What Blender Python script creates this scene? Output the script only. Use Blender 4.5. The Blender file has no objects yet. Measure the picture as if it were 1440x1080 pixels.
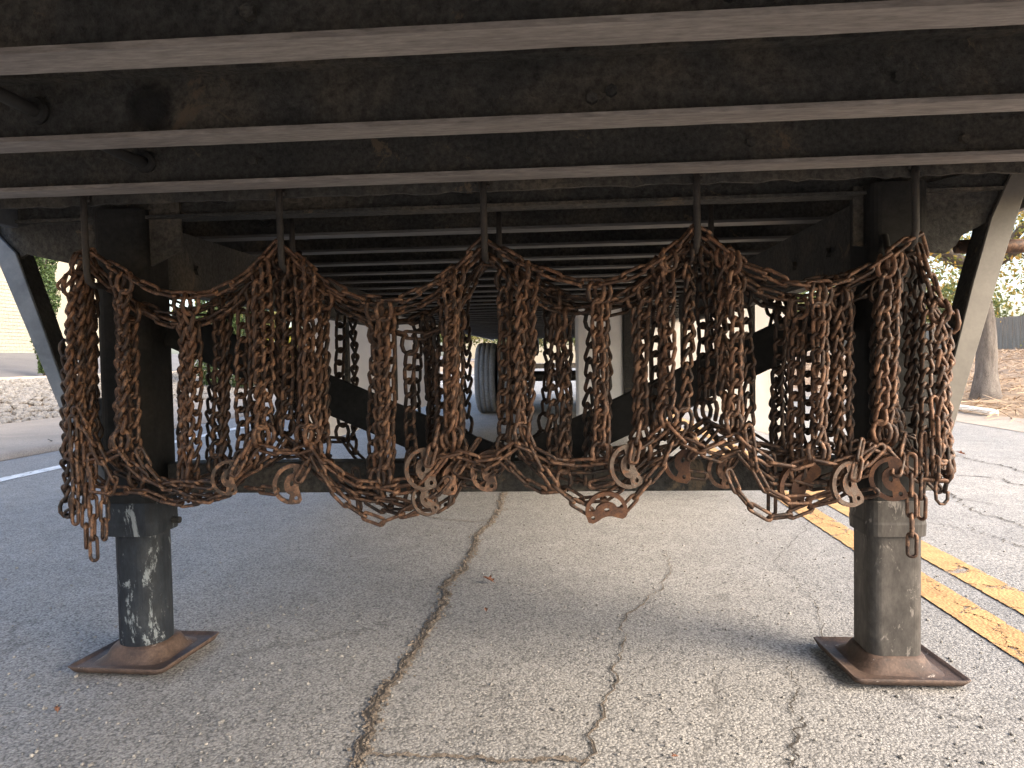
import bpy, bmesh, math, random
from mathutils import Vector, Matrix, Euler

scene = bpy.context.scene
C = scene.collection
R = math.radians
random.seed(7)

# ------------------------------------------------------------------ camera
F = 1000.0                                   # focal length in pixels of a 1440 px wide picture
CAM = Vector((0.11, -1.77, 0.77))
yaw, pitch, roll = R(4.2), R(-2.1), R(1.05)
fwd = Vector((-math.sin(yaw) * math.cos(pitch), math.cos(yaw) * math.cos(pitch), math.sin(pitch)))
rt0 = Vector((math.cos(yaw), math.sin(yaw), 0))
up0 = rt0.cross(fwd)
rt = rt0 * math.cos(roll) - up0 * math.sin(roll)
up = up0 * math.cos(roll) + rt0 * math.sin(roll)
cam_d = bpy.data.cameras.new('camera')
cam_d.sensor_width = 36.0
cam_d.lens = 36.0 * F / 1440.0
cam_d.clip_start = 0.02
cam_d.clip_end = 3000
cam = bpy.data.objects.new('camera', cam_d)
C.objects.link(cam)
M3 = Matrix((rt, up, -fwd)).transposed()
cam.matrix_world = Matrix.Translation(CAM) @ M3.to_4x4()
scene.camera = cam

# ------------------------------------------------------------------ light
SUN_EL, SUN_AZ = R(31), R(119)               # azimuth clockwise from +Y
sunv = Vector((math.sin(SUN_AZ) * math.cos(SUN_EL), math.cos(SUN_AZ) * math.cos(SUN_EL), math.sin(SUN_EL)))
world = bpy.data.worlds.new('World')
scene.world = world
world.use_nodes = True
wn = world.node_tree
sky = wn.nodes.new('ShaderNodeTexSky')
sky.sky_type = 'NISHITA'
sky.sun_disc = False
sky.sun_elevation = SUN_EL
sky.sun_rotation = SUN_AZ
sky.air_density = 1.0
sky.dust_density = 3.5
bg = wn.nodes['Background']
bg.inputs['Strength'].default_value = 0.15
wn.links.new(sky.outputs[0], bg.inputs[0])
sl = bpy.data.lights.new('sun', 'SUN')
sl.energy = 1.0
sl.angle = R(32)
sl.color = (1.0, 0.86, 0.70)
so = bpy.data.objects.new('sun', sl)
C.objects.link(so)
so.rotation_euler = (-sunv).to_track_quat('-Z', 'Y').to_euler()
scene.view_settings.view_transform = 'Standard'
scene.view_settings.look = 'None'
scene.view_settings.gamma = 1.0
scene.view_settings.exposure = 2.25
scene.cycles.use_denoising = True
scene.cycles.max_bounces = 7
scene.cycles.diffuse_bounces = 5


# ------------------------------------------------------------------ helpers
def ray(px, py):
    return (rt * ((px - 720.0) / F) - up * ((py - 540.0) / F) + fwd)


def at(px, py, Y):
    """point in the plane Y seen in that direction"""
    d = ray(px, py)
    return CAM + d * ((Y - CAM.y) / d.y)


def on_ground(px, py, z=0.0):
    d = ray(px, py)
    return CAM + d * ((z - CAM.z) / d.z)


def obj(name, me, mat=None, parent=None, loc=None, smooth=False):
    if isinstance(me, bmesh.types.BMesh):
        m = bpy.data.meshes.new(name)
        me.to_mesh(m)
        me.free()
        me = m
    if smooth:
        me.polygons.foreach_set('use_smooth', [True] * len(me.polygons))
    if mat is not None and not me.materials:
        me.materials.append(mat)
    o = bpy.data.objects.new(name, me)
    C.objects.link(o)
    if loc is not None:
        o.location = loc
    if parent is not None:
        o.parent = parent
        q, off = parent, Vector((0, 0, 0))
        while q is not None:
            off += q.location
            q = q.parent
        o.location = o.location - off
    return o


def empty(name, loc, label, cat, group=None):
    o = bpy.data.objects.new(name, None)
    o.empty_display_size = 0.1
    C.objects.link(o)
    o.location = loc
    tag(o, label, cat, group)
    return o


def tag(o, label=None, cat=None, group=None, kind=None):
    if label: o['label'] = label
    if cat: o['category'] = cat
    if group: o['group'] = group
    if kind: o['kind'] = kind
    return o


def add_box(bm, x0, x1, y0, y1, z0, z1):
    v = [bm.verts.new((x, y, z)) for z in (z0, z1) for y in (y0, y1) for x in (x0, x1)]
    for f in ((0, 2, 3, 1), (4, 5, 7, 6), (0, 1, 5, 4), (2, 6, 7, 3), (0, 4, 6, 2), (1, 3, 7, 5)):
        bm.faces.new([v[i] for i in f])
    return v


def box(x0, x1, y0, y1, z0, z1, bevel=0.0):
    bm = bmesh.new()
    add_box(bm, x0, x1, y0, y1, z0, z1)
    if bevel:
        bmesh.ops.bevel(bm, geom=bm.edges[:], offset=bevel, segments=2, profile=0.5, affect='EDGES')
    return bm


def bar(p0, p1, w, h, wdir=Vector((0, 1, 0)), bevel=0.004):
    """bar from p0 to p1; w along wdir, h across"""
    p0, p1 = Vector(p0), Vector(p1)
    t = (p1 - p0).normalized()
    hdir = t.cross(wdir).normalized()
    bm = bmesh.new()
    vs = []
    for p in (p0, p1):
        for a, b in ((-1, -1), (1, -1), (1, 1), (-1, 1)):
            vs.append(bm.verts.new(p + wdir * (a * w / 2) + hdir * (b * h / 2)))
    for f in ((0, 3, 2, 1), (4, 5, 6, 7), (0, 1, 5, 4), (1, 2, 6, 5), (2, 3, 7, 6), (3, 0, 4, 7)):
        bm.faces.new([vs[i] for i in f])
    bmesh.ops.recalc_face_normals(bm, faces=bm.faces[:])
    if bevel:
        bmesh.ops.bevel(bm, geom=bm.edges[:], offset=bevel, segments=2, profile=0.5, affect='EDGES')
    return bm


def plate(pts, thick, direction=Vector((0, 1, 0)), bevel=0.0):
    """polygon of world points extruded"""
    bm = bmesh.new()
    vs = [bm.verts.new(p) for p in pts]
    f = bm.faces.new(vs)
    r = bmesh.ops.extrude_face_region(bm, geom=[f], use_keep_orig=True)
    bmesh.ops.translate(bm, verts=[g for g in r['geom'] if isinstance(g, bmesh.types.BMVert)], vec=direction * thick)
    bmesh.ops.recalc_face_normals(bm, faces=bm.faces[:])
    if bevel:
        bmesh.ops.bevel(bm, geom=bm.edges[:], offset=bevel, segments=1, affect='EDGES')
    return bm


def tube(bm, pts, r, n=6, closed=False, caps=True):
    pts = [Vector(p) for p in pts]
    N = len(pts)
    rr = r if isinstance(r, (list, tuple)) else [r] * N
    tans = []
    for i in range(N):
        if closed:
            t = pts[(i + 1) % N] - pts[i - 1]
        else:
            t = pts[min(i + 1, N - 1)] - pts[max(i - 1, 0)]
        tans.append(t.normalized())
    ref = Vector((0, 1, 0)) if abs(tans[0].y) < 0.9 else Vector((1, 0, 0))
    nrm = (ref - tans[0] * ref.dot(tans[0])).normalized()
    rings = []
    for i in range(N):
        nrm = (nrm - tans[i] * nrm.dot(tans[i])).normalized()
        b = tans[i].cross(nrm)
        rings.append([bm.verts.new(pts[i] + (nrm * math.cos(2 * math.pi * k / n) + b * math.sin(2 * math.pi * k / n)) * rr[i]) for k in range(n)])
    off = 0
    if closed:   # best match of the seam
        d = [sum((rings[-1][k].co - rings[0][(k + s) % n].co).length for k in range(n)) for s in range(n)]
        off = d.index(min(d))
    for i in range(N if closed else N - 1):
        a, b2 = rings[i], rings[(i + 1) % N]
        s = off if (closed and i == N - 1) else 0
        for k in range(n):
            bm.faces.new((a[k], a[(k + 1) % n], b2[(k + 1 + s) % n], b2[(k + s) % n]))
    if not closed and caps:
        bm.faces.new(rings[0][::-1])
        bm.faces.new(rings[-1])
    return rings


def lathe(bm, prof, n=32, axis='X'):
    """profile [(r, h)] turned about an axis"""
    rings = []
    for r, h in prof:
        ring = []
        for k in range(n):
            a = 2 * math.pi * k / n
            c, s = r * math.cos(a), r * math.sin(a)
            ring.append(bm.verts.new((h, c, s) if axis == 'X' else (c, s, h)))
        rings.append(ring)
    for a, b in zip(rings, rings[1:]):
        for k in range(n):
            bm.faces.new((a[k], a[(k + 1) % n], b[(k + 1) % n], b[k]))
    bmesh.ops.recalc_face_normals(bm, faces=bm.faces[:])


# ------------------------------------------------------------------ materials
def new_mat(name):
    m = bpy.data.materials.new(name)
    m.use_nodes = True
    nt = m.node_tree
    return m, nt, nt.nodes['Principled BSDF']


class NB:
    """small node builder"""
    def __init__(s, nt): s.nt = nt
    def n(s, t, **kw):
        x = s.nt.nodes.new(t)
        for k, v in kw.items():
            if k.startswith('i_'):
                key = k[2:]
                x.inputs[int(key) if key.isdigit() else key.replace('_', ' ')].default_value = v
            else:
                setattr(x, k, v)
        return x
    def l(s, a, b): s.nt.links.new(a, b)
    def ramp(s, fac, stops):
        r = s.n('ShaderNodeValToRGB')
        el = r.color_ramp.elements
        while len(el) < len(stops): el.new(0.5)
        for e, (p, c) in zip(el, stops):
            e.position = p
            e.color = (c[0], c[1], c[2], 1) if not isinstance(c, (int, float)) else (c, c, c, 1)
        s.l(fac, r.inputs[0])
        return r.outputs[0]
    def coords(s, rnd=False):
        tc = s.n('ShaderNodeTexCoord')
        o = tc.outputs['Object']
        if rnd:
            oi = s.n('ShaderNodeObjectInfo')
            m = s.n('ShaderNodeVectorMath', operation='MULTIPLY_ADD')
            s.l(oi.outputs['Random'], m.inputs[0]); m.inputs[1].default_value = (17, 31, 23)
            s.l(o, m.inputs[2])
            return m.outputs[0]
        return o
    def noise(s, co, scale, detail=5, rough=0.6, dist=0.0):
        x = s.n('ShaderNodeTexNoise', i_Scale=scale, i_Detail=detail, i_Roughness=rough, i_Distortion=dist)
        s.l(co, x.inputs['Vector'])
        return x.outputs[0]
    def vor(s, co, scale, feature='F1', rnd=1.0):
        x = s.n('ShaderNodeTexVoronoi', feature=feature, i_Scale=scale, i_Randomness=rnd)
        s.l(co, x.inputs['Vector'])
        return x
    def mix(s, fac, a, b, mode='MIX'):
        x = s.n('ShaderNodeMix', data_type='RGBA', blend_type=mode)
        for v, i in ((fac, 0), (a, 6), (b, 7)):
            if isinstance(v, (int, float)): x.inputs[i].default_value = v
            elif isinstance(v, tuple): x.inputs[i].default_value = (v[0], v[1], v[2], 1)
            else: s.l(v, x.inputs[i])
        return x.outputs[2]
    def math(s, op, a, b=None):
        x = s.n('ShaderNodeMath', operation=op)
        for v, i in ((a, 0), (b, 1)):
            if v is None: continue
            if isinstance(v, (int, float)): x.inputs[i].default_value = v
            else: s.l(v, x.inputs[i])
        return x.outputs[0]
    def bump(s, h, strength, dist, nrm=None):
        x = s.n('ShaderNodeBump', i_Strength=strength, i_Distance=dist)
        s.l(h, x.inputs['Height'])
        if nrm is not None: s.l(nrm, x.inputs['Normal'])
        return x.outputs[0]


def grunge(name, cols, scale=8.0, rough=0.75, metal=0.0, fine=90.0, bump=0.3, bdist=0.002, rnd=True, speck=None, stretch=None, fc=(0.55, 1.35)):
    """worn surface: ramp of colours over layered noise"""
    m, nt, p = new_mat(name)
    b = NB(nt)
    co = b.coords(rnd)
    if stretch:
        mp = b.n('ShaderNodeMapping'); mp.inputs['Scale'].default_value = stretch
        b.l(co, mp.inputs[0]); co = mp.outputs[0]
    n1 = b.noise(co, scale, 8, 0.65, 0.4)
    k = len(cols)
    c = b.ramp(n1, [(0.28 + 0.44 * i / (k - 1), col) for i, col in enumerate(cols)])
    n2 = b.noise(co, fine, 4, 0.7)
    c = b.mix(1.0, c, b.ramp(n2, [(0.25, fc[0]), (0.75, fc[1])]), 'MULTIPLY')
    if speck:
        n3 = b.noise(co, scale * 1.7, 9, 0.75, 0.6)
        c = b.mix(b.ramp(n3, [(speck[1], 0.0), (speck[1] + 0.04, 1.0)]), c, speck[0])
    b.l(c, p.inputs['Base Color'])
    p.inputs['Roughness'].default_value = rough
    p.inputs['Metallic'].default_value = metal
    b.l(b.bump(b.math('ADD', n2, n1), bump, bdist), p.inputs['Normal'])
    return m


def flat(name, col, rough=0.6, metal=0.0):
    return grunge(name, [tuple(c * 0.8 for c in col), tuple(c * 1.15 for c in col)], 5, rough, metal, 60, 0.12)


M = {}
def rust(name, k, tint, worn):
    """chain rust: per-link tone, orange bloom, worn bright spots"""
    m, nt, p = new_mat(name)
    b = NB(nt)
    co = b.coords(True)
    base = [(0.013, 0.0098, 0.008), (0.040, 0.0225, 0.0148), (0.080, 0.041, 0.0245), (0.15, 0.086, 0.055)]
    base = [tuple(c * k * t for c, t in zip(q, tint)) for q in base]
    n1 = b.noise(co, 34, 8, 0.68, 0.5)
    c = b.ramp(n1, [(0.30 + 0.13 * q, col) for q, col in enumerate(base)])
    oi = b.n('ShaderNodeObjectInfo')
    c = b.mix(1.0, c, b.ramp(oi.outputs['Random'], [(0.0, (0.50, 0.52, 0.56)), (0.35, (0.85, 0.84, 0.84)), (0.75, (1.15, 1.08, 1.0)), (1.0, (1.5, 1.36, 1.2))]), 'MULTIPLY')
    n2 = b.noise(co, 300, 4, 0.7)
    c = b.mix(1.0, c, b.ramp(n2, [(0.25, 0.5), (0.75, 1.4)]), 'MULTIPLY')
    g = b.n('ShaderNodeNewGeometry')
    n3 = b.noise(co, 60, 3, 0.6)
    wear = b.math('MULTIPLY', b.ramp(g.outputs['Pointiness'], [(0.50, 0.0), (0.56, 1.0)]), b.ramp(n3, [(0.5, 0.0), (0.62, worn)]))
    c = b.mix(wear, c, (0.24, 0.13, 0.075))
    b.l(c, p.inputs['Base Color'])
    p.inputs['Metallic'].default_value = 0.2
    b.l(b.ramp(n1, [(0.3, 0.45), (0.7, 0.75)]), p.inputs['Roughness'])
    b.l(b.bump(b.math('ADD', n1, n2), 0.7, 0.001), p.inputs['Normal'])
    return m


M['rust'] = rust('rust_chain', 1.0, (1.0, 1.0, 1.0), 0.6)
RUSTS = [rust('rust_red_brown', 0.92, (1.02, 0.99, 0.96), 0.7), rust('rust_brown_shade', 0.78, (0.98, 1.0, 1.0), 0.6), rust('rust_mid_shade', 0.62, (0.95, 1.0, 1.05), 0.4), rust('rust_deep_shade', 0.45, (0.9, 1.0, 1.1), 0.3), rust('rust_rear_shade', 0.40, (0.9, 1.0, 1.1), 0.2)]  # rear sets darker and bluer: shade between the layers put into the rust colour
M['rust_pale'] = grunge('rust_worn_zinc', [(0.020, 0.013, 0.009), (0.055, 0.030, 0.018), (0.075, 0.054, 0.041), (0.13, 0.104, 0.083)], 40, 0.6, 0.2, 300, 0.9, 0.002, speck=((0.12, 0.05, 0.02), 0.56))
M['rust_orange'] = grunge('rust_orange', [(0.035, 0.018, 0.012), (0.085, 0.038, 0.020), (0.165, 0.074, 0.032)], 40, 0.65, 0.2, 300, 0.5, 0.001)
M['rust_foot'] = grunge('rust_foot', [(0.035, 0.024, 0.019), (0.070, 0.043, 0.031), (0.12, 0.080, 0.058)], 18, 0.7, 0.1, 150, 0.5, 0.002, speck=((0.36, 0.32, 0.28), 0.63))
M['chassis'] = grunge('chassis_paint', [(0.022, 0.023, 0.023), (0.042, 0.041, 0.038), (0.085, 0.072, 0.055)], 3.2, 0.8, 0.0, 85, 0.9, 0.005, speck=((0.105, 0.082, 0.058), 0.60), fc=(0.35, 1.7))
M['rod'] = grunge('rod_steel', [(0.012, 0.011, 0.010), (0.024, 0.020, 0.017), (0.04, 0.031, 0.025)], 20, 0.7, 0.0, 200, 0.4, 0.001)
M['flange'] = grunge('worn_flange', [(0.13, 0.115, 0.105), (0.20, 0.18, 0.165), (0.26, 0.235, 0.21)], 5, 0.7, 0.1, 60, 0.3, 0.001, stretch=(0.5, 3, 3))
M['alu'] = grunge('dull_aluminium', [(0.035, 0.034, 0.033), (0.075, 0.073, 0.071), (0.13, 0.127, 0.123)], 4, 0.6, 0.1, 60, 0.2, 0.001, stretch=(0.4, 3, 3))
M['leg_left'] = grunge('leg_blue_black', [(0.010, 0.012, 0.016), (0.018, 0.022, 0.028), (0.036, 0.039, 0.043)], 10, 0.7, 0.0, 60, 0.3, 0.001, speck=((0.17, 0.19, 0.20), 0.565), stretch=(1, 1, 0.45))
M['leg_right'] = grunge('leg_grey_brown', [(0.030, 0.027, 0.025), (0.058, 0.053, 0.048), (0.105, 0.095, 0.085)], 11, 0.6, 0.0, 60, 0.3, 0.001, speck=((0.16, 0.145, 0.13), 0.58), stretch=(1, 1, 0.45))
M['leg_upper'] = grunge('leg_upper_black', [(0.010, 0.0105, 0.011), (0.018, 0.018, 0.0175), (0.032, 0.029, 0.026)], 7, 0.7, 0.0, 60, 0.3, 0.001, speck=((0.10, 0.085, 0.07), 0.66))
M['leg_left'].node_tree.nodes['Principled BSDF'].inputs['Specular IOR Level'].default_value = 0.2
M['leg_right'].node_tree.nodes['Principled BSDF'].inputs['Specular IOR Level'].default_value = 0.2
M['leg_upper'].node_tree.nodes['Principled BSDF'].inputs['Specular IOR Level'].default_value = 0.15
M['chassis'].node_tree.nodes['Principled BSDF'].inputs['Specular IOR Level'].default_value = 0.25
M['brace_left'] = grunge('brace_cool_lit', [(0.08, 0.09, 0.105), (0.13, 0.145, 0.165), (0.19, 0.20, 0.215)], 9, 0.5, 0.2, 90, 0.12, 0.001, fc=(0.85, 1.1))  # lit face: cool light of the left side put into the grey
M['brace_right'] = grunge('brace_warm_lit', [(0.10, 0.092, 0.08), (0.125, 0.115, 0.10), (0.15, 0.138, 0.12)], 9, 0.55, 0.15, 110, 0.15, 0.001, fc=(0.85, 1.1))  # lit face: warm glow of the right side put into the grey
M['white_wall'] = flat('trailer_white', (0.75, 0.75, 0.74), 0.5)
M['box_white'] = grunge('box_white', [(0.70, 0.68, 0.65), (0.80, 0.79, 0.77), (0.84, 0.83, 0.82)], 2.5, 0.5, 0, 12, 0.05, fc=(0.92, 1.05))
M['rubber'] = grunge('dusty_lit_rubber', [(0.13, 0.14, 0.15), (0.18, 0.19, 0.20), (0.23, 0.24, 0.25)], 5, 0.85, 0, 60, 0.3)  # dusty grey, raised and blued to carry sky light from the left
M['black'] = grunge('black_rubber', [(0.012, 0.012, 0.012), (0.025, 0.025, 0.024)], 9, 0.8, 0, 60, 0.2)
M['deck'] = grunge('floor_wood_underside', [(0.05, 0.04, 0.03), (0.09, 0.075, 0.055)], 3, 0.9, 0, 60, 0.3, 0.002, stretch=(4, 0.4, 1))
M['cream'] = grunge('cream_stucco', [(0.27, 0.24, 0.18), (0.31, 0.28, 0.215)], 1.5, 0.9, 0, 80, 0.15)
M['door_cream'] = grunge('cream_metal', [(0.27, 0.255, 0.20), (0.31, 0.295, 0.235)], 1.0, 0.55, 0, 20, 0.05)
M['concrete'] = grunge('sidewalk_concrete', [(0.22, 0.19, 0.155), (0.28, 0.24, 0.20), (0.33, 0.285, 0.235)], 1.4, 0.9, 0, 90, 0.2, 0.002, rnd=False)
M['kerb'] = grunge('kerb_concrete', [(0.36, 0.30, 0.24), (0.45, 0.36, 0.28)], 2, 0.9, 0, 60, 0.2, 0.002, rnd=False)
M['lot'] = grunge('lot_asphalt', [(0.11, 0.105, 0.105), (0.17, 0.16, 0.155)], 0.8, 0.9, 0, 90, 0.3, 0.003, rnd=False)
M['soil'] = grunge('dry_soil', [(0.17, 0.115, 0.07), (0.28, 0.20, 0.13), (0.38, 0.28, 0.185)], 1.1, 0.95, 0, 14, 0.6, 0.03, rnd=False)
M['stone'] = grunge('river_stone', [(0.10, 0.09, 0.08), (0.20, 0.185, 0.165), (0.32, 0.295, 0.265)], 14, 0.85, 0, 60, 0.2)
M['bark'] = grunge('bark', [(0.07, 0.058, 0.05), (0.15, 0.13, 0.115), (0.22, 0.195, 0.17)], 5, 0.95, 0, 40, 0.9, 0.02, stretch=(3, 3, 0.5))
M['fence'] = grunge('weathered_fence', [(0.20, 0.15, 0.105), (0.28, 0.22, 0.16), (0.36, 0.29, 0.22)], 3, 0.9, 0, 50, 0.4, 0.003, stretch=(3, 3, 0.4))
M['straw'] = grunge('pine_straw', [(0.27, 0.175, 0.105), (0.44, 0.31, 0.195), (0.58, 0.43, 0.29)], 2.5, 0.9, 0, 30, 0.2, rnd=False)
M['leaf_dead'] = grunge('dead_leaf', [(0.30, 0.13, 0.08), (0.45, 0.24, 0.15)], 30, 0.8, 0, 200, 0.2)
M['sand'] = grunge('crack_sand', [(0.08, 0.065, 0.052), (0.17, 0.138, 0.108), (0.27, 0.22, 0.17)], 40, 0.95, 0, 160, 0.9, 0.006, rnd=False)
M['pebble'] = grunge('pebble', [(0.12, 0.115, 0.11), (0.22, 0.21, 0.195), (0.31, 0.29, 0.26)], 55, 0.85, 0, 200, 0.2, rnd=False)


def translucent(name, col, w):
    m, nt, p = new_mat(name)
    b = NB(nt)
    co = b.coords(False)
    n1 = b.noise(co, 2.0, 6, 0.6)
    c = b.ramp(n1, [(0.3, tuple(x * 0.85 for x in col)), (0.7, col)])
    p.inputs['Roughness'].default_value = 0.5
    b.l(c, p.inputs['Base Color'])
    tr = b.n('ShaderNodeBsdfTranslucent')
    b.l(c, tr.inputs[0])
    mx = b.n('ShaderNodeMixShader', i_0=w)
    b.l(p.outputs[0], mx.inputs[1]); b.l(tr.outputs[0], mx.inputs[2])
    b.l(mx.outputs[0], nt.nodes['Material Output'].inputs['Surface'])
    return m


M['skirt'] = translucent('skirt_plastic', (0.80, 0.77, 0.73), 0.6)


def leaf_mat(name, c1, c2, c3):
    m, nt, p = new_mat(name)
    b = NB(nt)
    g = b.n('ShaderNodeNewGeometry')
    c = b.ramp(g.outputs['Random Per Island'], [(0.0, c1), (0.5, c2), (1.0, c3)])
    b.l(c, p.inputs['Base Color'])
    p.inputs['Roughness'].default_value = 0.6
    tr = b.n('ShaderNodeBsdfTranslucent')
    b.l(c, tr.inputs[0])
    mx = b.n('ShaderNodeMixShader', i_0=0.4)
    b.l(p.outputs[0], mx.inputs[1]); b.l(tr.outputs[0], mx.inputs[2])
    b.l(mx.outputs[0], nt.nodes['Material Output'].inputs['Surface'])
    return m


M['oak_leaf'] = leaf_mat('oak_leaf', (0.10, 0.13, 0.03), (0.22, 0.20, 0.045), (0.40, 0.23, 0.05))
M['cypress_leaf'] = leaf_mat('cypress_leaf', (0.035, 0.065, 0.022), (0.06, 0.10, 0.03), (0.10, 0.145, 0.045))
M['shrub_leaf'] = leaf_mat('shrub_leaf', (0.22, 0.22, 0.03), (0.38, 0.33, 0.04), (0.30, 0.30, 0.06))
M['far_leaf'] = leaf_mat('far_leaf', (0.07, 0.10, 0.03), (0.13, 0.15, 0.045), (0.22, 0.18, 0.06))


def asphalt():
    m, nt, p = new_mat('asphalt')
    b = NB(nt)
    co = b.coords(False)
    # aggregate
    v = b.vor(co, 175)
    stone = b.ramp(v.outputs['Color'], [(0.0, (0.06, 0.06, 0.062)), (0.28, (0.14, 0.138, 0.135)), (0.42, (0.24, 0.234, 0.225)), (0.75, (0.31, 0.30, 0.285)), (1.0, (0.41, 0.395, 0.37))])
    v2 = b.vor(co, 330)
    grit = b.ramp(v2.outputs['Color'], [(0.0, (0.12, 0.118, 0.115)), (0.6, (0.27, 0.262, 0.25)), (1.0, (0.40, 0.385, 0.36))])
    n0 = b.noise(co, 60, 5, 0.75)
    c = b.mix(b.ramp(n0, [(0.40, 0.0), (0.60, 0.85)]), stone, grit)
    # dark pits between stones
    pit = b.ramp(v.outputs['Distance'], [(0.45, 1.0), (0.85, 0.35)])
    c = b.mix(0.8, c, pit, 'MULTIPLY')
    # large patches and stains
    n1 = b.noise(co, 0.7, 6, 0.6)
    c = b.mix(1.0, c, b.ramp(n1, [(0.3, (0.88, 0.89, 0.91)), (0.7, (1.17, 1.15, 1.12))]), 'MULTIPLY')
    n2 = b.noise(co, 7, 6, 0.7)
    c = b.mix(1.0, c, b.ramp(n2, [(0.3, 0.84), (0.7, 1.12)]), 'MULTIPLY')
    # hairline cracks
    warp = b.n('ShaderNodeVectorMath', operation='MULTIPLY_ADD')
    nz = b.n('ShaderNodeTexNoise', i_Scale=3.0, i_Detail=6, i_Roughness=0.7)
    b.l(co, nz.inputs['Vector'])
    b.l(nz.outputs['Color'], warp.inputs[0]); warp.inputs[1].default_value = (0.5, 0.5, 0.0); b.l(co, warp.inputs[2])
    ve = b.vor(warp.outputs[0], 1.05, 'DISTANCE_TO_EDGE')
    line = b.ramp(ve.outputs['Distance'], [(0.0, 1.0), (0.006, 0.85), (0.012, 0.0)])
    nm = b.noise(co, 1.6, 4, 0.6)
    line = b.math('MULTIPLY', line, b.ramp(nm, [(0.52, 0.0), (0.60, 0.4)]))
    c = b.mix(line, c, (0.045, 0.04, 0.036))
    b.l(c, p.inputs['Base Color'])
    p.inputs['Roughness'].default_value = 0.9
    h = b.math('SUBTRACT', b.math('MULTIPLY', n0, 0.5), v.outputs['Distance'])
    h = b.math('SUBTRACT', h, b.math('MULTIPLY', line, 2.0))
    nb = b.bump(h, 0.5, 0.003)
    h2 = b.math('SUBTRACT', 1.0, v2.outputs['Distance'])
    nb = b.bump(h2, 0.4, 0.0012, nb)
    b.l(nb, p.inputs['Normal'])
    return m


M['asphalt'] = asphalt()


def road_paint(name, col):
    m, nt, p = new_mat(name)
    b = NB(nt)
    co = b.coords(False)
    n1 = b.noise(co, 30, 6, 0.75)
    c = b.mix(1.0, col, b.ramp(b.noise(co, 12, 6, 0.7), [(0.3, 0.62), (0.7, 1.1)]), 'MULTIPLY')
    b.l(c, p.inputs['Base Color'])
    p.inputs['Roughness'].default_value = 0.8
    v = b.vor(co, 105)
    b.l(b.bump(b.math('SUBTRACT', 1.0, v.outputs['Distance']), 0.5, 0.004), p.inputs['Normal'])
    # worn edge: paint missing where noise beats the distance from the edge (u = 0..1 across the line)
    uv = b.n('ShaderNodeUVMap')
    sx = b.n('ShaderNodeSeparateXYZ')
    b.l(uv.outputs[0], sx.inputs[0])
    edge = b.math('MULTIPLY', b.math('MINIMUM', sx.outputs[0], b.math('SUBTRACT', 1.0, sx.outputs[0])), 2.6)
    keep = b.math('ADD', b.math('MINIMUM', edge, 0.36), b.math('MULTIPLY', b.noise(co, 16, 8, 0.75), 0.9))
    # cracks run through the paint
    warp = b.n('ShaderNodeVectorMath', operation='MULTIPLY_ADD')
    nz = b.n('ShaderNodeTexNoise', i_Scale=5.0, i_Detail=6, i_Roughness=0.7)
    b.l(co, nz.inputs['Vector'])
    b.l(nz.outputs['Color'], warp.inputs[0]); warp.inputs[1].default_value = (0.25, 0.25, 0.0); b.l(co, warp.inputs[2])
    ve = b.vor(warp.outputs[0], 5.0, 'DISTANCE_TO_EDGE')
    crack = b.ramp(ve.outputs['Distance'], [(0.0, 0.0), (0.010, 0.15), (0.018, 1.0)])
    crack = b.math('MAXIMUM', crack, b.ramp(b.noise(co, 4, 3, 0.6), [(0.45, 1.0), (0.5, 0.0)]))
    fac = b.math('MULTIPLY', b.ramp(keep, [(0.42, 0.0), (0.47, 1.0)]), crack)
    tr = b.n('ShaderNodeBsdfTransparent')
    mx = b.n('ShaderNodeMixShader')
    b.l(fac, mx.inputs[0]); b.l(tr.outputs[0], mx.inputs[1]); b.l(p.outputs[0], mx.inputs[2])
    b.l(mx.outputs[0], nt.nodes['Material Output'].inputs['Surface'])
    return m


M['yellow'] = road_paint('yellow_paint', (0.47, 0.27, 0.105))
M['white_line'] = road_paint('white_paint', (0.72, 0.72, 0.70))


# ------------------------------------------------------------------ setting
def strip(name, prof, y0, y1, mat, ny=1, jitter=0.0, kind='structure', uv=False, dens=1):
    """sheet with the cross profile [(x, z)] running along the road"""
    pr = []
    for (a, b) in zip(prof, prof[1:]):
        for k in range(dens):
            t = k / dens
            pr.append((a[0] + (b[0] - a[0]) * t, a[1] + (b[1] - a[1]) * t))
    pr.append(prof[-1])
    vs, fs = [], []
    n = len(pr)
    for j in range(ny + 1):
        y = y0 + (y1 - y0) * j / ny
        for x, z in pr:
            vs.append((x, y, z + (random.uniform(-jitter, jitter) if jitter else 0)))
    for j in range(ny):
        for i in range(n - 1):
            a = j * n + i
            fs.append((a, a + 1, a + n + 1, a + n))
    me = bpy.data.meshes.new(name)
    me.from_pydata(vs, [], fs)
    if uv:
        ul = me.uv_layers.new(name='UVMap')
        x0, x1 = prof[0][0], prof[-1][0]
        for lp in me.loops:
            v = me.vertices[lp.vertex_index].co
            ul.data[lp.index].uv = ((v.x - x0) / (x1 - x0), v.y)
    o = obj(name, me, mat, smooth=True)
    if kind: o['kind'] = kind
    return o


GROUND = [(-500, 1.6), (-60, 1.5), (-15, 1.12), (-10, 0.50), (-6.4, 0.06), (-4.5, -0.06), (4.4, -0.06), (4.7, -0.03), (7.0, 0.12), (10, 0.40), (14, 0.72), (40, 1.0), (500, 1.2)]


def gz(x):
    for a, b in zip(GROUND, GROUND[1:]):
        if a[0] <= x <= b[0]:
            return a[1] + (b[1] - a[1]) * (x - a[0]) / (b[0] - a[0])
    return 0.0


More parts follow.
